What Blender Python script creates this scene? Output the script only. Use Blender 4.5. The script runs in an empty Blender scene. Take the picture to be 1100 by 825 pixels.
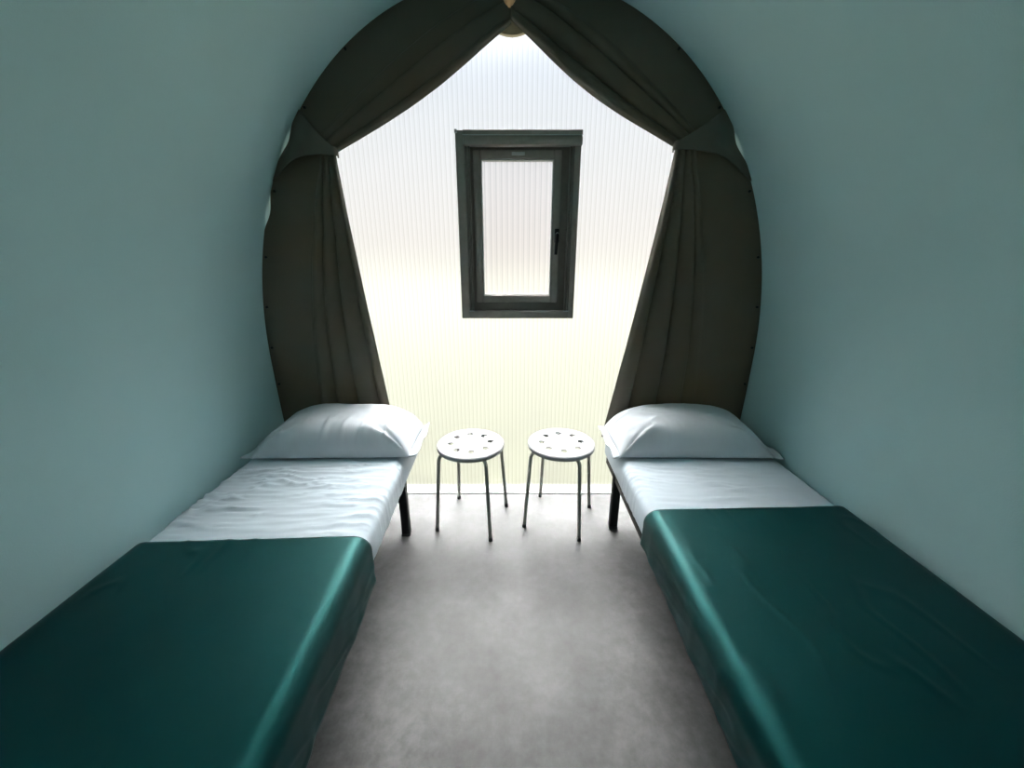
import bpy, bmesh, math, random
from mathutils import Vector, Matrix, noise

C = bpy.context.scene.collection
PI = math.pi
# ------------------------------------------------------------------ helpers
def lin(c):
    c /= 255.0
    return c/12.92 if c <= .04045 else ((c+.055)/1.055)**2.4
def rgb(r, g, b): return (lin(r), lin(g), lin(b), 1)

def mesh_obj(name, verts, faces, mat=None, parent=None, smooth=True, loc=None):
    me = bpy.data.meshes.new(name)
    me.from_pydata([tuple(v) for v in verts], [], faces)
    bm = bmesh.new(); bm.from_mesh(me)
    bmesh.ops.remove_doubles(bm, verts=bm.verts, dist=1e-6)
    bmesh.ops.recalc_face_normals(bm, faces=bm.faces)
    bm.to_mesh(me); bm.free()
    if smooth:
        me.polygons.foreach_set('use_smooth', [True]*len(me.polygons))
    o = bpy.data.objects.new(name, me); C.objects.link(o)
    if mat: me.materials.append(mat)
    if parent: o.parent = parent
    if loc: o.location = loc
    return o

def bake(o):
    """apply the modifiers of o"""
    dg = bpy.context.evaluated_depsgraph_get()
    me = bpy.data.meshes.new_from_object(o.evaluated_get(dg))
    old = o.data; o.modifiers.clear(); o.data = me; me.name = o.name
    bpy.data.meshes.remove(old)
    return o

def empty(name, loc=(0, 0, 0), rz=0):
    o = bpy.data.objects.new(name, None); C.objects.link(o)
    o.location = loc; o.rotation_euler = (0, 0, rz); o.empty_display_size = .1
    return o

def tag(o, label=None, cat=None, group=None, kind=None):
    if label: o['label'] = label
    if cat: o['category'] = cat
    if group: o['group'] = group
    if kind: o['kind'] = kind
    return o

class MB:
    """collects verts and faces of one mesh"""
    def __init__(s): s.v = []; s.f = []
    def add(s, vs, fs):
        n = len(s.v); s.v += [Vector(v) for v in vs]
        s.f += [tuple(i+n for i in f) for f in fs]; return s
    def box(s, x0, x1, y0, y1, z0, z1, b=.003):
        bm = bmesh.new(); bmesh.ops.create_cube(bm, size=1)
        for v in bm.verts:
            v.co = Vector(((x0+x1)/2+v.co.x*(x1-x0), (y0+y1)/2+v.co.y*(y1-y0), (z0+z1)/2+v.co.z*(z1-z0)))
        if b > 0:
            bmesh.ops.bevel(bm, geom=bm.edges[:], offset=b, segments=2, affect='EDGES', profile=.5)
        bm.verts.index_update()
        s.add([v.co.copy() for v in bm.verts], [[v.index for v in f.verts] for f in bm.faces]); bm.free(); return s
    def tube(s, pts, r, n=14, cap=True):
        pts = [Vector(p) for p in pts]; rs = r if isinstance(r, (list, tuple)) else [r]*len(pts)
        up = None; vs = []; fs = []
        for i, p in enumerate(pts):
            t = (pts[min(i+1, len(pts)-1)]-pts[max(i-1, 0)]).normalized()
            if up is None:
                up = t.orthogonal().normalized()
            up = (up-t*up.dot(t)).normalized(); w = t.cross(up)
            for k in range(n):
                a = 2*PI*k/n; vs.append(p+(up*math.cos(a)+w*math.sin(a))*rs[i])
        for i in range(len(pts)-1):
            for k in range(n):
                fs.append((i*n+k, i*n+(k+1) % n, (i+1)*n+(k+1) % n, (i+1)*n+k))
        if cap:
            fs.append(tuple(range(n))[::-1]); fs.append(tuple((len(pts)-1)*n+k for k in range(n)))
        return s.add(vs, fs)
    def lathe(s, prof, n=48, cx=0, cy=0):
        vs = []; fs = []
        for r, z in prof:
            for k in range(n):
                a = 2*PI*k/n; vs.append((cx+r*math.cos(a), cy+r*math.sin(a), z))
        for i in range(len(prof)-1):
            for k in range(n):
                fs.append((i*n+k, i*n+(k+1) % n, (i+1)*n+(k+1) % n, (i+1)*n+k))
        return s.add(vs, fs)
    def build(s, name, mat, parent=None, smooth=True, loc=None):
        return mesh_obj(name, s.v, s.f, mat, parent, smooth, loc)

def autosmooth(o, ang=35):
    me = o.data
    bm = bmesh.new(); bm.from_mesh(me)
    for e in bm.edges:
        e.smooth = not (len(e.link_faces) == 2 and e.calc_face_angle(0) > math.radians(ang))
    bm.to_mesh(me); bm.free()
    return o

def grid(nu, nv, fn):
    vs = [fn(i/(nu-1), j/(nv-1)) for j in range(nv) for i in range(nu)]
    fs = [(j*nu+i, j*nu+i+1, (j+1)*nu+i+1, (j+1)*nu+i) for j in range(nv-1) for i in range(nu-1)]
    return vs, fs

def solidify(o, t, off=0):
    m = o.modifiers.new('s', 'SOLIDIFY'); m.thickness = t; m.offset = off; m.use_even_offset = False
    return bake(o)

def sm(a, b, x):
    t = min(1, max(0, (x-a)/(b-a))); return t*t*(3-2*t)
def lerp(a, b, t): return a+(b-a)*t
def fbm(x, y, z=0, o=3): return noise.fractal(Vector((x, y, z)), 1.0, 2.0, o, noise_basis='PERLIN_ORIGINAL')

# ------------------------------------------------------------------ materials
def mat(name):
    m = bpy.data.materials.new(name); m.use_nodes = True
    nt = m.node_tree; b = nt.nodes['Principled BSDF']
    return m, nt, b
def N(nt, t, **kw):
    n = nt.nodes.new(t)
    for k, v in kw.items(): setattr(n, k, v)
    return n
def bump(nt, b, src, strength, dist):
    n = N(nt, 'ShaderNodeBump'); n.inputs['Strength'].default_value = strength
    n.inputs['Distance'].default_value = dist
    nt.links.new(src, n.inputs['Height']); nt.links.new(n.outputs[0], b.inputs['Normal']); return n
def noise_tex(nt, scale, detail=4, rough=.5, vec=None, mapscale=None):
    n = N(nt, 'ShaderNodeTexNoise'); n.inputs['Scale'].default_value = scale
    n.inputs['Detail'].default_value = detail; n.inputs['Roughness'].default_value = rough
    tc = N(nt, 'ShaderNodeTexCoord'); src = tc.outputs['Object']
    if mapscale:
        mp = N(nt, 'ShaderNodeMapping'); mp.inputs['Scale'].default_value = mapscale
        nt.links.new(src, mp.inputs[0]); src = mp.outputs[0]
    nt.links.new(src, n.inputs['Vector']); return n
def ramp(nt, src, stops):
    r = N(nt, 'ShaderNodeValToRGB'); el = r.color_ramp.elements
    while len(el) < len(stops): el.new(.5)
    for e, (p, c) in zip(el, stops): e.position = p; e.color = c
    nt.links.new(src, r.inputs[0]); return r

def m_wall():
    m, nt, b = mat('painted_wall'); b.inputs['Roughness'].default_value = .72
    b.inputs['Specular IOR Level'].default_value = .3
    n = noise_tex(nt, 2.5, 3); r = ramp(nt, n.outputs[0], [(.3, WALL0), (.7, WALL1)])
    nt.links.new(r.outputs[0], b.inputs['Base Color'])
    f = noise_tex(nt, 260, 2); bump(nt, b, f.outputs[0], .35, .0015); return m
WALL0 = (.44, .655, .67, 1); WALL1 = (.465, .68, .695, 1)

def m_floor():
    m, nt, b = mat('concrete_vinyl')
    n1 = noise_tex(nt, 3.2, 6, .62); n2 = noise_tex(nt, 24, 5, .7)
    mx = N(nt, 'ShaderNodeMix', data_type='FLOAT'); mx.inputs[0].default_value = .35
    nt.links.new(n1.outputs[0], mx.inputs[2]); nt.links.new(n2.outputs[0], mx.inputs[3])
    r = ramp(nt, mx.outputs[0], [(.36, (.035, .036, .035, 1)), (.5, (.064, .065, .064, 1)), (.64, (.10, .102, .10, 1))])
    nt.links.new(r.outputs[0], b.inputs['Base Color'])
    rr = ramp(nt, n2.outputs[0], [(.3, (.44, .44, .44, 1)), (.7, (.54, .54, .54, 1))])
    nt.links.new(rr.outputs[0], b.inputs['Roughness'])
    b.inputs['Specular IOR Level'].default_value = .17
    bump(nt, b, n2.outputs[0], .15, .002); return m

def m_cloth(name, col, rough=.8, sheen=.2, weave=900, bs=.15, transl=0, tcol=None, tint=None):
    m, nt, b = mat(name)
    n = noise_tex(nt, 6, 3)
    c0 = tuple(k*.93 for k in col[:3])+(1,)
    r = ramp(nt, n.outputs[0], [(.3, c0), (.7, col)])
    nt.links.new(r.outputs[0], b.inputs['Base Color'])
    b.inputs['Roughness'].default_value = rough
    b.inputs['Sheen Weight'].default_value = sheen; b.inputs['Sheen Roughness'].default_value = .4
    b.inputs['Specular IOR Level'].default_value = .3
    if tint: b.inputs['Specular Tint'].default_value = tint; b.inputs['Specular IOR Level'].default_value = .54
    f = noise_tex(nt, weave, 2); bump(nt, b, f.outputs[0], bs, .0008)
    if transl:
        t = N(nt, 'ShaderNodeBsdfTranslucent'); t.inputs['Color'].default_value = tcol or col
        mx = N(nt, 'ShaderNodeMixShader'); mx.inputs[0].default_value = transl
        nt.links.new(b.outputs[0], mx.inputs[1]); nt.links.new(t.outputs[0], mx.inputs[2])
        nt.links.new(mx.outputs[0], nt.nodes['Material Output'].inputs[0])
    return m

def m_plain(name, col, rough=.5, metal=0, spec=.5, var=.06, scale=40):
    m, nt, b = mat(name)
    n = noise_tex(nt, scale, 3)
    r = ramp(nt, n.outputs[0], [(.3, tuple(k*(1-var) for k in col[:3])+(1,)), (.7, tuple(min(1, k*(1+var)) for k in col[:3])+(1,))])
    nt.links.new(r.outputs[0], b.inputs['Base Color'])
    b.inputs['Roughness'].default_value = rough; b.inputs['Metallic'].default_value = metal
    b.inputs['Specular IOR Level'].default_value = spec
    return m

def m_poly(name, pitch, lo, hi, frac=.98, rough=.42):
    """fluted multiwall polycarbonate: webs run upright, light comes through scattered"""
    m = bpy.data.materials.new(name); m.use_nodes = True; nt = m.node_tree
    nt.nodes.remove(nt.nodes['Principled BSDF'])
    tc = N(nt, 'ShaderNodeTexCoord'); sx = N(nt, 'ShaderNodeSeparateXYZ'); nt.links.new(tc.outputs['Object'], sx.inputs[0])
    mu = N(nt, 'ShaderNodeMath', operation='MULTIPLY'); mu.inputs[1].default_value = 1/pitch; nt.links.new(sx.outputs[0], mu.inputs[0])
    fr = N(nt, 'ShaderNodeMath', operation='FRACT'); nt.links.new(mu.outputs[0], fr.inputs[0])
    r = ramp(nt, fr.outputs[0], [(0, lo), (.10, lo), (.26, hi), (.62, hi), (.78, tuple((a+b)/2 for a, b in zip(lo, hi))), (.92, hi)])
    t = N(nt, 'ShaderNodeBsdfTranslucent'); g = N(nt, 'ShaderNodeBsdfRefraction', distribution='BECKMANN')
    g.inputs['IOR'].default_value = 1.25; g.inputs['Roughness'].default_value = rough
    nt.links.new(r.outputs[0], t.inputs[0]); nt.links.new(r.outputs[0], g.inputs[0])
    mx = N(nt, 'ShaderNodeMixShader'); mx.inputs[0].default_value = frac
    nt.links.new(t.outputs[0], mx.inputs[1]); nt.links.new(g.outputs[0], mx.inputs[2])
    nt.links.new(mx.outputs[0], nt.nodes['Material Output'].inputs[0]); return m

M = dict(
    wall=m_wall(), floor=m_floor(),
    sheet=m_cloth('white_cotton', (.52, .59, .645, 1), .85, .15, 1200, .1),
    pillow=m_cloth('pillow_cotton', (.56, .595, .63, 1), .85, .15, 1200, .1),
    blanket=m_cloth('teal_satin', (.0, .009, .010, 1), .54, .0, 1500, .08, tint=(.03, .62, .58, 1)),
    curtain=m_cloth('olive_blackout', (.100, .095, .076, 1), .8, .05, 900, .2, .17, (.20, .165, .11, 1)),
    tie=m_cloth('olive_tieback', (.115, .108, .088, 1), .8, .1, 900, .2),
    alu=m_plain('grey_window_frame', (.29, .245, .222, 1), .45, 0, .5),
    alu2=m_plain('dark_window_rail', (.18, .155, .14, 1), .45, 0, .5),
    chrome=m_plain('brushed_steel', (.55, .55, .53, 1), .28, 1),
    leg=m_plain('grey_stool_tube', (.42, .42, .38, 1), .5, .25),
    white=m_plain('white_plastic', (.42, .42, .43, 1), .5, 0, .5, .02),
    black=m_plain('black_steel', (.010, .010, .010, 1), .65, 0, .3),
    rubber=m_plain('grey_rubber', (.05, .05, .05, 1), .7),
    pine=m_plain('pale_pine', (.62, .52, .34, 1), .6, 0, .3, .12, 12),
    knob=m_plain('tan_wood', (.55, .36, .18, 1), .5, 0, .4, .15, 20),
    poly=m_poly('fluted_polycarbonate', .0225, (.845, .845, .83, 1), (.98, .98, .98, 1)),
    pane=m_poly('fluted_window_pane', .027, (.79, .79, .79, 1), (.94, .93, .93, 1)),
    snap=m_plain('dark_snap', (.02, .02, .02, 1), .35, .6),
    grass=m_plain('grass', (.034, .035, .022, 1), .9, 0, .2, .3, 5),
    mattress=m_plain('mattress_ticking', (.6, .6, .58, 1), .9),
    label=m_plain('silver_label', (.5, .5, .5, 1), .4),
)

# ------------------------------------------------------------------ the pod: a barrel section
YP = 1.99            # inner face of the translucent end panel
YC = 1.93            # plane of the curtains
YF = -0.75           # front wall behind the camera
A0, ZC, BU, BL, PN = 1.280, .85, 1.60, 4.0, 2.1
def prof(th, off=0.0):
    """th = 0 at the apex, growing to pi; returns x, z for the right side"""
    s, c = math.sin(th), math.cos(th)
    b = BU if c >= 0 else BL
    return ((A0+off)*abs(s)**(2/PN), ZC+math.copysign((b+off)*abs(c)**(2/PN), c))
def x_at(z, off=0.0):
    b = BU if z >= ZC else BL
    t = 1-min(1, abs((z-ZC)/(b+off)))**PN
    return (A0+off)*max(0, t)**(1/PN)
TH = [i*PI/240 for i in range(241)]
RIGHT = []
for th in TH:                      # right-hand profile from apex to floor
    x, z = prof(th)
    if z <= -.02:
        RIGHT.append((x_at(-.02), -.02)); break
    RIGHT.append((x, z))
def shell(name, pts, y0=YF-.05, y1=YP+.08, t=.05):
    vs = []; fs = []; n = len(pts); ys = [lerp(y0, y1, k/24) for k in range(25)]
    for y in ys:
        for x, z in pts: vs.append((x, y, z))
    for j in range(len(ys)-1):
        for i in range(n-1): fs.append((j*n+i, j*n+i+1, (j+1)*n+i+1, (j+1)*n+i))
    o = mesh_obj(name, vs, fs, M['wall'])
    c = Vector((0, .6, 1.2)); p = o.data.polygons[len(o.data.polygons)//2]
    out = (p.center-c).dot(p.normal) > 0
    solidify(o, t, 1 if out else -1)
    return tag(o, kind='structure')
shell('wall_right', RIGHT)
shell('wall_left', [(-x, z) for x, z in RIGHT])
fl = MB().box(-1.33, 1.33, YF-.05, YP+.08, -.06, 0, 0).build('floor', M['floor'], smooth=False); tag(fl, kind='structure')

WX0, WX1, WZ0, WZ1 = -.238, .296, 1.090, 1.890       # opening for the window in the end panel
def end_panel(name, y0, y1, m, hole):
    """slab across the barrel section with a rectangular opening"""
    bm = bmesh.new()
    half = [(x*.999, z) for x, z in RIGHT]
    out = half+[(-x, z) for x, z in half[::-1][:-1]]
    ov = [bm.verts.new((x, y0, z)) for x, z in out]
    oe = [bm.edges.new((ov[i], ov[(i+1) % len(ov)])) for i in range(len(ov))]
    x0, x1, z0, z1 = hole
    hv = [bm.verts.new(p) for p in ((x0, y0, z0), (x1, y0, z0), (x1, y0, z1), (x0, y0, z1))]
    he = [bm.edges.new((hv[i], hv[(i+1) % 4])) for i in range(4)]
    bmesh.ops.triangle_fill(bm, edges=oe+he, use_beauty=True)
    r = bmesh.ops.extrude_face_region(bm, geom=bm.faces[:])
    for v in [g for g in r['geom'] if isinstance(g, bmesh.types.BMVert)]: v.co.y = y1
    bmesh.ops.recalc_face_normals(bm, faces=bm.faces)
    me = bpy.data.meshes.new(name); bm.to_mesh(me); bm.free(); me.materials.append(m)
    o = bpy.data.objects.new(name, me); C.objects.link(o); return tag(o, kind='structure')
end_panel('wall_back', YP, YP+.016, M['poly'], (WX0, WX1, WZ0, WZ1))
DX = .25  # half width of the unseen doorway, added behind the camera for fill light
end_panel('wall_front', YF-.04, YF, M['wall'], (-DX, DX, .02, 1.98))
dr = MB()
dr.box(-DX-.05, -DX, YF-.05, YF+.02, 0, 2.03); dr.box(DX, DX+.05, YF-.05, YF+.02, 0, 2.03); dr.box(-DX, DX, YF-.05, YF+.02, 1.98, 2.03)
tag(dr.build('door_1', M['alu']), kind='structure')

# pine arch trim round the panel, wider at the apex, and the white channel at its foot
def arch_trim():
    vs = []; fs = []
    half = [(x, z) for x, z in RIGHT if z > .05]
    pts = [(-x, z) for x, z in half[::-1][:-1]]+half
    n = len(pts)
    for y in (YP-.022, YP-.002):
        for x, z in pts: vs.append((x*.999, y, z*.9995))
        for x, z in pts:
            d = Vector((x, z-1.1)).normalized(); w = .030+.150*math.exp(-(x/.22)**2)
            vs.append((x-d.x*w, y, z-d.y*w))
    for i in range(n-1):
        a, b, c, d = i, i+1, n+i, n+i+1; o = 2*n
        fs += [(a, b, d, c), (a+o, c+o, d+o, b+o), (a, a+o, b+o, b), (c, d, d+o, c+o)]
    fs += [(0, n, 3*n, 2*n), (n-1, 3*n-1, 4*n-1, 2*n-1)]
    return mesh_obj('trim_1', vs, fs, M['pine'], smooth=False)
tag(arch_trim(), kind='structure')
tag(MB().box(-1.2, 1.2, YP-.020, YP-.001, .0, .006, .001).build('trim_2', M['white'], smooth=False), kind='structure')

# ------------------------------------------------------------------ the grey window
def window():
    w = empty('window_1', ((WX0+WX1)/2, YP, (WZ0+WZ1)/2)); tag(w, kind='structure')
    w['label'] = 'grey metal framed window in the fluted panel'
    hw, hh = (WX1-WX0)/2+.018, (WZ1-WZ0)/2+.018           # half size outside the flange
    f = MB(); yi = -.062                                   # everything in the window's own space
    jw = .040
    f.box(-hw, -hw+jw, yi, .02, -hh, hh); f.box(hw-jw+.012, hw, yi, .02, -hh, hh)
    f.box(-hw+jw, hw-jw+.012, yi, .02, -hh, -hh+.036); f.box(-hw+jw, hw-jw+.012, yi+.03, .02, hh-.05, hh)
    fr = autosmooth(f.build('frame', M['alu'], w))
    fr['label'] = 'grey outer frame'
    # roller screen housing along the top
    c = MB()
    c.box(-hw+.036, hw+.004, yi-.012, yi+.028, hh-.062, hh-.022, .008); c.box(-hw+.034, hw+.004, yi-.004, yi+.03, hh-.020, hh+.002, .004)
    ca = autosmooth(c.build('screen_housing', M['alu'], w))
    mb = MB().box(-hw+.034, hw+.003, yi-.0125, yi-.008, hh-.0225, hh-.0195, .0005)
    mb.build('seam_strip', M['label'], ca, smooth=False)
    e = MB().box(-hw-.002, -hw+.010, yi-.006, yi+.004, hh-.012, hh+.003, .002); e.build('end_pin', M['white'], ca)
    # guide rails with white end clips
    for s in (-1, 1):
        xo = s*(hw-.046-(.006 if s < 0 else -.008))
        r = MB(); r.box(xo-.011, xo-.002, yi+.006, yi+.028, -hh+.036, hh-.055, .002); r.box(xo+.002, xo+.011, yi+.004, yi+.028, -hh+.036, hh-.055, .002)
        r.box(xo-.004, xo+.004, yi+.018, yi+.03, -hh+.036, hh-.055, .001)
        ro = autosmooth(r.build('guide_rail', M['alu2'], w))
        MB().box(xo-.014, xo+.014, yi-.001, yi+.014, -hh+.034, -hh+.040, .002).build('end_clip', M['white'], ro)
    # sash
    gx0, gx1, gz0, gz1 = -.176, .168, -.306, .314
    s = MB(); y0, y1 = -.030, .012; sw = .034
    s.box(gx0-sw, gx0, y0, y1, gz0-sw, gz1+sw, .004); s.box(gx1, gx1+sw, y0, y1, gz0-sw, gz1+sw, .004)
    s.box(gx0, gx1, y0, y1, gz1, gz1+sw, .004); s.box(gx0, gx1, y0, y1, gz0-sw, gz0, .004)
    sa = autosmooth(s.build('sash', M['alu'], w))
    g = MB(); b = .006
    g.box(gx0, gx0+b, y0+.008, y1-.004, gz0, gz1, .001); g.box(gx1-b, gx1, y0+.008, y1-.004, gz0, gz1, .001)
    g.box(gx0+b, gx1-b, y0+.008, y1-.004, gz0, gz0+b, .001); g.box(gx0+b, gx1-b, y0+.008, y1-.004, gz1-b, gz1, .001)
    g.build('glazing_bead', M['label'], sa, smooth=False)
    p = MB().box(gx0+.002, gx1-.002, .0, .006, gz0+.002, gz1-.002, 0).build('pane', M['pane'], w, smooth=False)
    p['label'] = 'ribbed translucent pane'
    MB().box(-.03, .03, y0-.003, y0+.001, gz1+.012, gz1+.026, .001).build('maker_plate', M['label'], sa)
    # fill between sash and frame (weather strip)
    q = MB(); y0, y1 = -.012, .018; a0, a1, b0, b1 = -hw+jw-.004, hw-jw+.016, -hh+.034, hh-.046
    q.box(a0, gx0-sw, y0, y1, b0, b1, 0); q.box(gx1+sw, a1, y0, y1, b0, b1, 0)
    q.box(gx0-sw, gx1+sw, y0, y1, gz1+sw, b1, 0); q.box(gx0-sw, gx1+sw, y0, y1, b0, gz0-sw, 0)
    q.build('weather_strip', M['alu2'], w, smooth=False)
    # handle on the right stile
    h = MB(); hx = gx1+.022; hz = -.020
    h.box(hx-.011, hx+.011, -.038, -.029, hz-.032, hz+.032, .003)
    h.tube([(hx, -.036, hz+.005), (hx, -.058, hz+.005)], .008)
    h.tube([(hx, -.056, hz+.008), (hx-.002, -.060, hz-.02), (hx-.004, -.060, hz-.05), (hx-.005, -.058, hz-.088)], [.009, .0085, .008, .007])
    ho = autosmooth(h.build('handle', M['snap'], w)); ho['label'] = 'dark turn handle on the right stile'
    MB().tube([(hx, -.0585, hz+.006), (hx, -.0625, hz+.006)], .0075).build('cap', M['chrome'], ho)
window()

# ------------------------------------------------------------------ curtains
HEM = .41
def curtain(s, seed, tie, foot, gaps, label, phase):
    root = empty('curtain', (s*1.0, YC, HEM)); tag(root, label, 'curtain', 'tied-back olive curtains at the arch')
    ox, oz = s*1.0, HEM
    tx, tz = tie                                # tie point (x>0 side-neutral)
    VT = .45
    zA = 2.0                                    # where the strap meets the wall
    thA = next(th for th in TH if prof(th)[1] < zA)
    def outer(v):
        if v <= VT:
            th = lerp(.0, thA, v/VT); x, z = prof(th)
        else:
            z = lerp(zA, HEM, (v-VT)/(1-VT)); x = x_at(z)
        g = sum(d*math.exp(-((z-zz)/w)**2) for zz, d, w in gaps)
        d = Vector((x, z-1.0)).normalized()
        return Vector((x-d.x*(g-.003), z-d.y*(g-.003)))
    def inner(v):
        if v <= VT:
            t = v/VT
            p = Vector((-.006 if s > 0 else .004, 2.283)).lerp(Vector((tx, tz)), t)
            sag = .030*math.sin(PI*t)**1.2
            return p+Vector((-.55, -.83))*sag
        t = (v-VT)/(1-VT)
        x = lerp(tx, foot, t**1.12); z = lerp(tz, HEM, t)
        return Vector((x, z))
    def surf(u, v):
        o, i = outer(v), inner(v)
        if v <= VT:
            t = v/VT; pf = lerp(.30, .60, t)
        else:
            t = (v-VT)/(1-VT); pf = lerp(.66, .34, t**.7)
        U0 = .30
        w = 0
        if u < U0: p = pf*u/U0
        else:
            k = (u-U0)/(1-U0)
            p = pf+(1-pf)*k
            nf = 3.5 if v > VT else 2.5
            wob = .35*fbm(k*2+seed, v*3, seed)
            ph = 2*PI*(nf*(k**.9)+phase)+wob*1.5
            w = 1.6*abs(math.sin(ph/2))**.7-.9
            env = sm(0, .16, k)*(1-.55*sm(.9, 1, k))
            amp = lerp(.016, .044, t**.6) if v > VT else lerp(.030, .018, t)*lerp(.2, 1, sm(0, .2, t))
            w *= amp*env
            # overlap: cloth leans sideways in the folds
            p += (1-pf)*.035*math.cos(ph+.6)*env*(1-sm(.85, 1, k))
        q = o.lerp(i, p)
        flat = .004*fbm(q.x*5+seed, q.y*5, 1.3)*sm(0, .15, u)
        y = YC-.004-.022*sm(0, .5, u)+flat-w*.75-(.014*s+.014)*math.exp(-(v/.12)**2)
        # rolled inner hem turning back towards the panel
        y += .016*sm(.955, 1, u)
        return Vector((s*q.x-ox, y-YC, q.y-oz))
    # rows denser round the tie
    nv = 170
    vs, fs = grid(150, nv, lambda a, b: surf(a, b))
    cl = mesh_obj('drape', vs, fs, M['curtain'], root)
    solidify(cl, .003, 0)
    # tieback strap: a fan from the wall to the tie point
    def strap(u, v):
        za, zb = 1.985, 1.70
        z = lerp(za, zb, v); xw = x_at(z)+.002-1.1*sum(dd*math.exp(-((z-zz)/w)**2) for zz, dd, w in gaps)
        e = Vector((tx-.004, lerp(tz+.020, tz-.016, v)))
        wpt = Vector((xw, z))
        k = u/.86
        if k <= 1:
            q = wpt.lerp(e, k)
            c = Vector((1.05, 1.84)); bulge = math.sin(PI*k)*.5*(v-.5)
            q += Vector((-.10*0-.05*bulge*0, 0))+Vector((0, -.10*math.sin(PI*k)**1*(v-.35) if v > .35 else -.03*math.sin(PI*k)*(v-.35)))*(-.55)
            y = -.010-.048*sm(0, .55, k)
        else:                                    # wraps behind the gathered cloth
            a = (u-.86)/.14*PI
            q = e+Vector((-.012*math.sin(a), 0)); y = -.058+.026*(1-math.cos(a))
        y += .003*fbm(q.x*9, q.y*9, seed)
        return Vector((s*q.x-ox, y, q.y-oz))
    vs, fs = grid(50, 24, strap)
    st = mesh_obj('tieback', vs, fs, M['tie'], root); solidify(st, .0025, 0)
    st['label'] = 'olive tieback strap fanning out to the wall'
    # snap buttons along the wall edge
    for z in (.72, .92, 1.13, 1.37, 1.66, 1.99, 2.20):
        x = x_at(z)-.020; d = 0
        mb = MB(); mb.lathe([(.0002, -.004), (.005, -.0035), (.0062, -.001), (.0065, .003)], 16)
        o = mb.build('snap_button', M['snap'], root)
        o.rotation_euler = (-PI/2, 0, 0); o.location = (s*x-ox, -.0125, z-oz)
    return root
curtain(-1, 3.1, (.796, 1.812), .648, [(1.860, .016, .05), (1.575, .018, .060)],
        'olive curtain on the left, tied back above the left pillow', .05)
curtain(1, 8.7, (.735, 1.834), .505, [(1.845, .018, .05)],
        'olive curtain on the right, tied back above the right pillow', .30)
kb = MB(); kb.lathe([(.0002, -.030), (.012, -.029), (.021, -.022), (.024, -.010), (.021, .0), (.012, .006), (.010, .03)], 28)
k = kb.build('ceiling_hook', M['knob']); k.rotation_euler = (-PI/2, 0, 0); k.location = (-.010, YC-.062, 2.335)
tag(k, 'small round wooden knob at the apex where both curtains meet', 'hook')

# ------------------------------------------------------------------ beds
def axis_pts(h, r, step):
    n = max(2, int((2*h-2*r)/step)); mid = [lerp(-h+r, h-r, i/n) for i in range(n+1)]
    k = 6; a = [-h+r*(1-math.cos(PI/2*i/k)) for i in range(k)]
    return a+mid+[-x for x in a[::-1]]
def rounded_box(hx, hy, hz, r, step):
    X, Y, Z = axis_pts(hx, r, step), axis_pts(hy, r, step), axis_pts(hz, r, .03)
    vs = []; fs = []; idx = {}
    def vert(x, y, z):
        key = (round(x, 5), round(y, 5), round(z, 5))
        if key not in idx:
            c = Vector((max(-hx+r, min(hx-r, x)), max(-hy+r, min(hy-r, y)), max(-hz+r, min(hz-r, z))))
            d = Vector((x, y, z))-c
            p = c+(d.normalized()*r if d.length > 1e-9 else d)
            idx[key] = len(vs); vs.append(p)
        return idx[key]
    def face(A, B, f):
        for i in range(len(A)-1):
            for j in range(len(B)-1):
                fs.append((f(A[i], B[j]), f(A[i+1], B[j]), f(A[i+1], B[j+1]), f(A[i], B[j+1])))
    for z in (-hz, hz): face(X, Y, lambda a, b: vert(a, b, z))
    for y in (-hy, hy): face(X, Z, lambda a, b: vert(a, y, b))
    for x in (-hx, hx): face(Y, Z, lambda a, b: vert(x, a, b))
    return vs, fs

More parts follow.
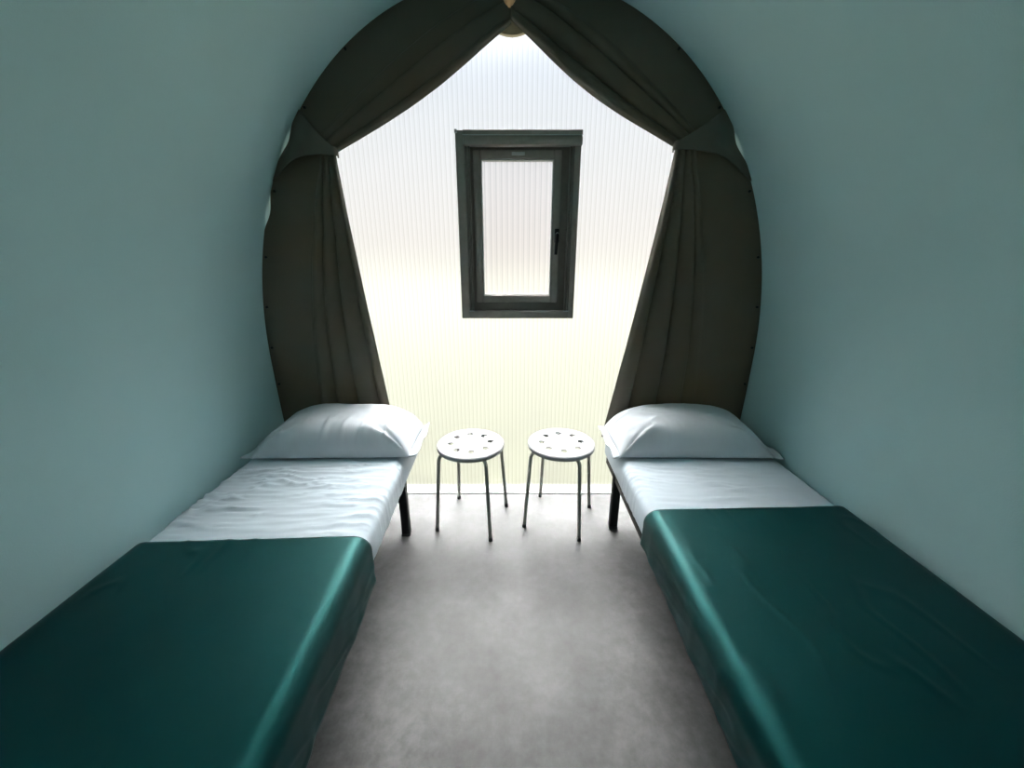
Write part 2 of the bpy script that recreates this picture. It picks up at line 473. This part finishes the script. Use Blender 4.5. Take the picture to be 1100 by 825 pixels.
BLEN, ZT, ZB = 1.87, .470, .320       # mattress size, top and underside heights
def bed(s, cx, rz, BW, by0, seed, side, hem_in, slant, wr):
    """s: +1 right, -1 left; local +x is towards the right; inner edge at x = -s*BW/2"""
    cy = 1.868-BLEN/2
    R = Matrix.Translation((cx, cy, 0)) @ Matrix.Rotation(rz, 4, 'Z')
    W = BW/2
    # --- black steel frame
    root = empty('bed_frame', (cx, cy, 0), rz)
    tag(root, 'black steel bed frame under the %s mattress' % side, 'bed', 'twin black bed frames')
    f = MB(); zt = ZB-.004; xi, yi = W-(.060 if s < 0 else .034), BLEN/2-.02
    for x in (-xi, xi): f.box(x-.018, x+.018, -yi, yi, zt-.036, zt, .004)
    for y in (-yi, 0, yi): f.box(-xi, xi, y-.016, y+.016, zt-.034, zt-.001, .004)
    autosmooth(f.build('rail', M['black'], root))
    sl = MB()
    for i in range(14):
        y = lerp(-yi+.08, yi-.08, i/13); sl.box(-xi+.018, xi-.018, y-.025, y+.025, zt-.012, zt-.002, .002)
    sl.build('slat_base', M['black'], root, smooth=False)
    lw = W-(.042 if s < 0 else .032)
    for x in (-lw, lw):
        for ly in (1.60 if s < 0 else 1.665, .16):
            l = MB(); l.box(x-.020, x+.020, ly-cy-.020, ly-cy+.020, .012, zt-.001, .004)
            lo = autosmooth(l.build('leg', M['black'], root))
            c = MB(); c.box(x-.022, x+.022, ly-cy-.022, ly-cy+.022, 0, .014, .003); c.build('foot_cap', M['rubber'], lo)
    # --- mattress in its fitted sheet
    hz = (ZT-ZB)/2
    mt = mesh_obj('mattress', *rounded_box(W-.006, BLEN/2-.006, hz-.006, .040, .08), M['mattress'])
    mt.location = (cx, cy, (ZT+ZB)/2); mt.rotation_euler = (0, 0, rz)
    tag(mt, 'mattress on the %s bed with a white fitted sheet' % side, 'mattress', 'twin mattresses')
    vs, fs = rounded_box(W, BLEN/2, hz, .042, .0075)
    out = []
    for v in vs:
        wy = v.y+cy; open_ = sm(by0-.03, by0+.04, wy)
        inside = -s*v.x                              # + towards the middle of the room
        d = 0
        if v.z > 0 or abs(v.x) > W-.05:
            fade = 1-sm(1.46, 1.54, wy)
            a = fbm(v.x*3+seed+1.5*wy, wy*26+1.4*v.x+.8*fbm(v.x*4, wy*4, seed), seed, 3)
            rid = (1-abs(a)*2.2); rid = max(0, rid)**3
            mask = sm(-.25, .35, fbm(v.x*2.3+7*seed, wy*3.1, 2.0, 2))
            d = wr*(.0050*rid*mask+.0016*fbm(v.x*6, wy*50, seed, 2))*fade*open_
            if s > 0:                                # long folds just above the blanket
                for fy, fx0, fx1, am, bend in ((1.30, -.05, .30, .006, .05), (1.235, -.16, .14, .006, -.06), (1.21, .02, .30, .005, .03), (1.45, -.2, .1, .003, .04)):
                    yy = fy+bend*(v.x-.1)+.012*math.sin(9*v.x)
                    d += am*math.exp(-((wy-yy)/.011)**2)*sm(fx0, fx0+.1, v.x)*(1-sm(fx1-.1, fx1, v.x))
        if v.z > hz*.2:
            out.append((v.x, v.y, v.z+d))
        elif abs(v.x) > W-.045:
            out.append((v.x+math.copysign(d*.6, v.x), v.y, v.z))
        else: out.append(tuple(v))
    sh = mesh_obj('fitted_sheet', out, fs, M['sheet'], mt); sh['label'] = 'white creased cotton fitted sheet'
    # --- teal blanket laid over the lower part
    y_end = -.055
    off = .011; r = .050; zt = ZT+off; xe = W+off
    path = []                                        # profile from the wall side over the top to the middle
    def seg(a, b, n):
        for i in range(n): path.append((lerp(a[0], b[0], i/n), lerp(a[1], b[1], i/n)))
    zh_out = .385
    seg((xe, zh_out), (xe, zt-r), 5)
    for i in range(8):
        a = PI/2*i/8; path.append((xe-r+r*math.cos(a), zt-r+r*math.sin(a)))
    seg((xe-r, zt), (-xe+r, zt), 84)
    for i in range(9):
        a = PI/2*i/9; path.append((-xe+r-r*math.sin(a), zt-r+r*math.cos(a)))
    seg((-xe, zt-r), (-xe+.004, hem_in), 20); path.append((-xe+.004, hem_in))
    L = len(path); NY = 150
    bv = []
    for j in range(NY):
        for i, (px, pz) in enumerate(path):
            x = px*s                                 # path is written for the right bed
            t = j/(NY-1)
            y1 = by0+slant*x
            wy = lerp(y_end, y1, t)
            top = pz > zt-.01
            n = .0022*fbm(x*3.1+seed, wy*2.7, seed, 3)
            a = fbm(x*7+seed*2, wy*3.3+2.2*x, seed+4, 2); n += .0028*max(0, 1-abs(a)*5)**2*sm(-.1, .4, fbm(x*2, wy*2, seed+9, 2))
            if px < -xe+r:                           # the hanging inner side buckles a little
                dep = sm(zt-.02, hem_in, pz)
                n += .006*dep*fbm(wy*9+seed, pz*5, seed, 2)+.004*dep*max(0, 1-4*abs(fbm(wy*6+8*pz, pz*9, seed+2, 2)))
                bv.append((x-s*max(n, -.003), wy-cy, pz+.006*dep*fbm(wy*2.3, 0, seed)*sm(hem_in+.05, hem_in, pz)))
            else:
                bv.append((x, wy-cy, pz+max(n, -.004) if top else pz))
    bf = [(j*L+i, j*L+i+1, (j+1)*L+i+1, (j+1)*L+i) for j in range(NY-1) for i in range(L-1)]
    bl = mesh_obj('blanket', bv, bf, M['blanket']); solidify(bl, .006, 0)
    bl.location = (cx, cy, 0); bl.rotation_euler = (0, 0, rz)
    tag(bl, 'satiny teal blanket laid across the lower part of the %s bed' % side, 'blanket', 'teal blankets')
    return R

def pillow(s, loc, rz, hx, hy, T, seed, crumple, label):
    """s: the side of the wall"""
    nu, nv = 120, 70
    def thick(u, v):
        fu = max(0, 1-abs(u)**3.4)**.60
        fv = max(0, 1-abs(min(1, (v+1)/.72-1) if v < -.28 else 0)**2.6)**.60*max(0, 1-max(0, v)**9)**.5
        return fu*fv
    def top(a, b):
        # finer rows towards the rim
        u, v = math.sin((a-.5)*PI)*.45+(a*2-1)*.55, math.sin((b-.5)*PI)*.45+(b*2-1)*.55
        pin = 1-.03*(1-abs(v)**2)*abs(u)**6; piv = 1-.04*(1-abs(u)**2)*abs(v)**6
        x, y = u*hx*pin, v*hy*piv
        front = sm(.1, -.5, v)
        n = .007*fbm(x*5+seed, y*6, seed, 3)
        c = fbm(x*3.2+seed, y*9+seed, seed+3, 2); n += .009*max(0, 1-3.5*abs(c))**2*sm(-.2, .3, fbm(x*3, y*3, seed+5, 2))
        # upright puckers on the front face, creases pulling out of the front corners
        c = fbm(x*13+seed*3, y*3, seed+8, 2); n += crumple*.012*max(0, 1-3*abs(c))**2*front*sm(.9, .6, abs(u))
        for cu in (-1, 1):
            r = math.hypot(u-cu*.97, (v+.97)*.6); an = math.atan2((v+.97)*.6, -cu*(u-cu*.97))
            n += .014*(math.exp(-((an-.38)/.10)**2)-.8*math.exp(-((an-.62)/.10)**2))*sm(.75, .2, r)*sm(.03, .15, r)
        t = thick(u, v)
        return Vector((x, y, .012+(T+.018*v)*t+n*min(1, t*2)))
    def bot(a, b):
        p = top(a, b); h = p.z-.012
        return Vector((p.x, p.y, .012-.008*min(1, 3*h/T)))
    vs, fs = grid(nu, nv, top); v2, f2 = grid(nu, nv, bot)
    m = MB().add(vs, fs).add(v2, [f[::-1] for f in f2])
    o = m.build('pillow', M['pillow'], None); o.location = loc; o.rotation_euler = (0, 0, rz)
    tag(o, label, 'pillow', 'white pillows at the bed heads')
    # open end of the pillowcase: flat hems that stick out past the filling at both short ends
    for e in (-1, 1):
        ln = .046 if e == s else .034
        def hem(a, b):
            v = b*2-1
            piv = 1-.05*0*abs(v)**6
            x = e*(hx-.006+ln*a); y = v*hy*(.955+.045*abs(v)**8)*(1+.02*a)
            z = .014+a*(.010*math.sin(v*6+seed)+.006*fbm(v*3, a*2, seed))
            z += -.004*a if e == s else .012*a*sm(.2, 1, v)
            return Vector((x, y, max(.0075, z)))
        vs, fs = grid(8, 40, hem)
        h = mesh_obj('hem_flap', vs, fs, M['pillow'], o); solidify(h, .005, 0)
    return o

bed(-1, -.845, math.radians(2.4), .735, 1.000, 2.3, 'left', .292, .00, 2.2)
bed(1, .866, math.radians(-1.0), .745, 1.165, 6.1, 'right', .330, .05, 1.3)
pillow(-1, (-.842, 1.700, ZT+.004), math.radians(1.2), .366, .166, .150, 1.7, 1,
       'white pillow with crumpled front at the head of the left bed')
pillow(1, (.856, 1.700, ZT+.004), math.radians(-.8), .358, .166, .150, 5.2, .2,
       'smooth white pillow at the head of the right bed')

# ------------------------------------------------------------------ stools
SZ = .462
def make_stool():
    root = empty('stool')
    Rs = .172
    m = MB(); m.lathe([(.0005, SZ-.003), (.06, SZ-.003), (.135, SZ-.002), (.155, SZ), (.166, SZ-.0015), (.1715, SZ-.006), (Rs+.001, SZ-.014), (Rs, SZ-.024),
                       (Rs-.004, SZ-.0245), (Rs-.005, SZ-.014), (.160, SZ-.008), (.06, SZ-.0075), (.0005, SZ-.0075)], 96)
    seat = m.build('seat', M['white'], None)
    bm = bmesh.new(); bm.from_mesh(seat.data); bmesh.ops.holes_fill(bm, edges=bm.edges, sides=200)
    bmesh.ops.remove_doubles(bm, verts=bm.verts, dist=.0012); bmesh.ops.recalc_face_normals(bm, faces=bm.faces); bm.to_mesh(seat.data); bm.free()
    cut = MB()
    for i in range(8):
        a = 2*PI*(i+.5)/8; cut.tube([(.102*math.cos(a), .102*math.sin(a), SZ-.03), (.102*math.cos(a), .102*math.sin(a), SZ+.02)], .0172, 24)
    co = cut.build('cutter', None, None)
    b = seat.modifiers.new('b', 'BOOLEAN'); b.object = co; b.operation = 'DIFFERENCE'; b.solver = 'EXACT'
    bpy.context.view_layer.update(); bake(seat)
    bpy.data.objects.remove(co)
    autosmooth(seat, 30); seat.parent = root; seat['label'] = 'round white seat with a ring of eight holes'
    rg = MB(); n = 40
    rg.tube([(.118*math.cos(2*PI*i/n), .118*math.sin(2*PI*i/n), SZ-.0165) for i in range(n+1)], .008, 10, False)
    rg.build('under_ring', M['leg'], root)
    for i in range(4):
        a = PI/4+i*PI/2; d = Vector((math.cos(a), math.sin(a), 0)); z = Vector((0, 0, 1))
        pts = [d*.100+z*(SZ-.030), d*.146+z*(SZ-.030)]
        for k in range(1, 7):
            t = PI/2*k/6*.93; pts.append(d*(.146+.030*math.sin(t))+z*(SZ-.030-.032*(1-math.cos(t))))
        pts.append(d*.2075+z*.010)
        l = MB().tube(pts, .0092, 14).build('leg', M['leg'], root); autosmooth(l, 50)
        MB().tube([d*.2062+z*.022, d*.2085+z*.0], .0108, 14).build('foot_cap', M['rubber'], l)
    return root
def copy_tree(o, parent=None):
    c = o.copy(); C.objects.link(c)
    if parent: c.parent = parent
    for ch in o.children: copy_tree(ch, c)
    return c
st = make_stool()
st2 = copy_tree(st)
for o, x, y, a, lab in ((st, -.213, 1.742, 30-45+.0, 'white round stool with grey legs, nearer the left bed'),
                        (st2, .255, 1.752, 24-45, 'white round stool with grey legs, nearer the right bed')):
    o.location = (x, y, 0); o.rotation_euler = (0, 0, math.radians(a))
    tag(o, lab, 'stool', 'pair of white stools between the beds')

# ------------------------------------------------------------------ outdoors, seen blurred through the panel
g = MB().add([(-60, -60, -.35), (60, -60, -.35), (60, 60, -.35), (-60, 60, -.35)], [(0, 1, 2, 3)]).build('ground', M['grass'], smooth=False)
tag(g, kind='structure')

W_ = bpy.data.worlds.new('World'); bpy.context.scene.world = W_; W_.use_nodes = True
nt = W_.node_tree; bg = nt.nodes['Background']
tc = N(nt, 'ShaderNodeTexCoord'); sx = N(nt, 'ShaderNodeSeparateXYZ'); nt.links.new(tc.outputs['Generated'], sx.inputs[0])
r = ramp(nt, sx.outputs[2], [(0, (1.0, .95, .86, 1)), (.12, (1, .98, .95, 1)), (.35, (.86, .93, 1, 1)), (.6, (.42, .66, 1, 1)), (1, (.3, .55, 1, 1))])
nt.links.new(r.outputs[0], bg.inputs[0]); bg.inputs[1].default_value = .47
sl = bpy.data.lights.new('sun', 'SUN'); so = bpy.data.objects.new('sun', sl); C.objects.link(so)
sl.energy = 33.0; sl.angle = math.radians(62); sl.color = (1, .99, .98)
so.rotation_euler = Vector((.02, -0.4540, -0.8910)).to_track_quat('-Z', 'Y').to_euler()

# ------------------------------------------------------------------ camera
cam = bpy.data.cameras.new('camera'); co = bpy.data.objects.new('camera', cam); C.objects.link(co)
cam.sensor_width = 36; cam.lens = 400/1100*36; cam.clip_start = .02
co.location = (0, 0, 1.33); co.rotation_euler = (PI/2-math.atan(127/400), 0, 0)
S = bpy.context.scene; S.camera = co
S.view_settings.view_transform = 'Standard'; S.view_settings.look = 'None'; S.view_settings.gamma = 1
S.view_settings.use_curve_mapping = False; S.view_settings.exposure = .80
S.cycles.use_denoising = True
S.cycles.max_bounces = 14; S.cycles.diffuse_bounces = 8; S.cycles.transmission_bounces = 12
S.cycles.sample_clamp_indirect = 12
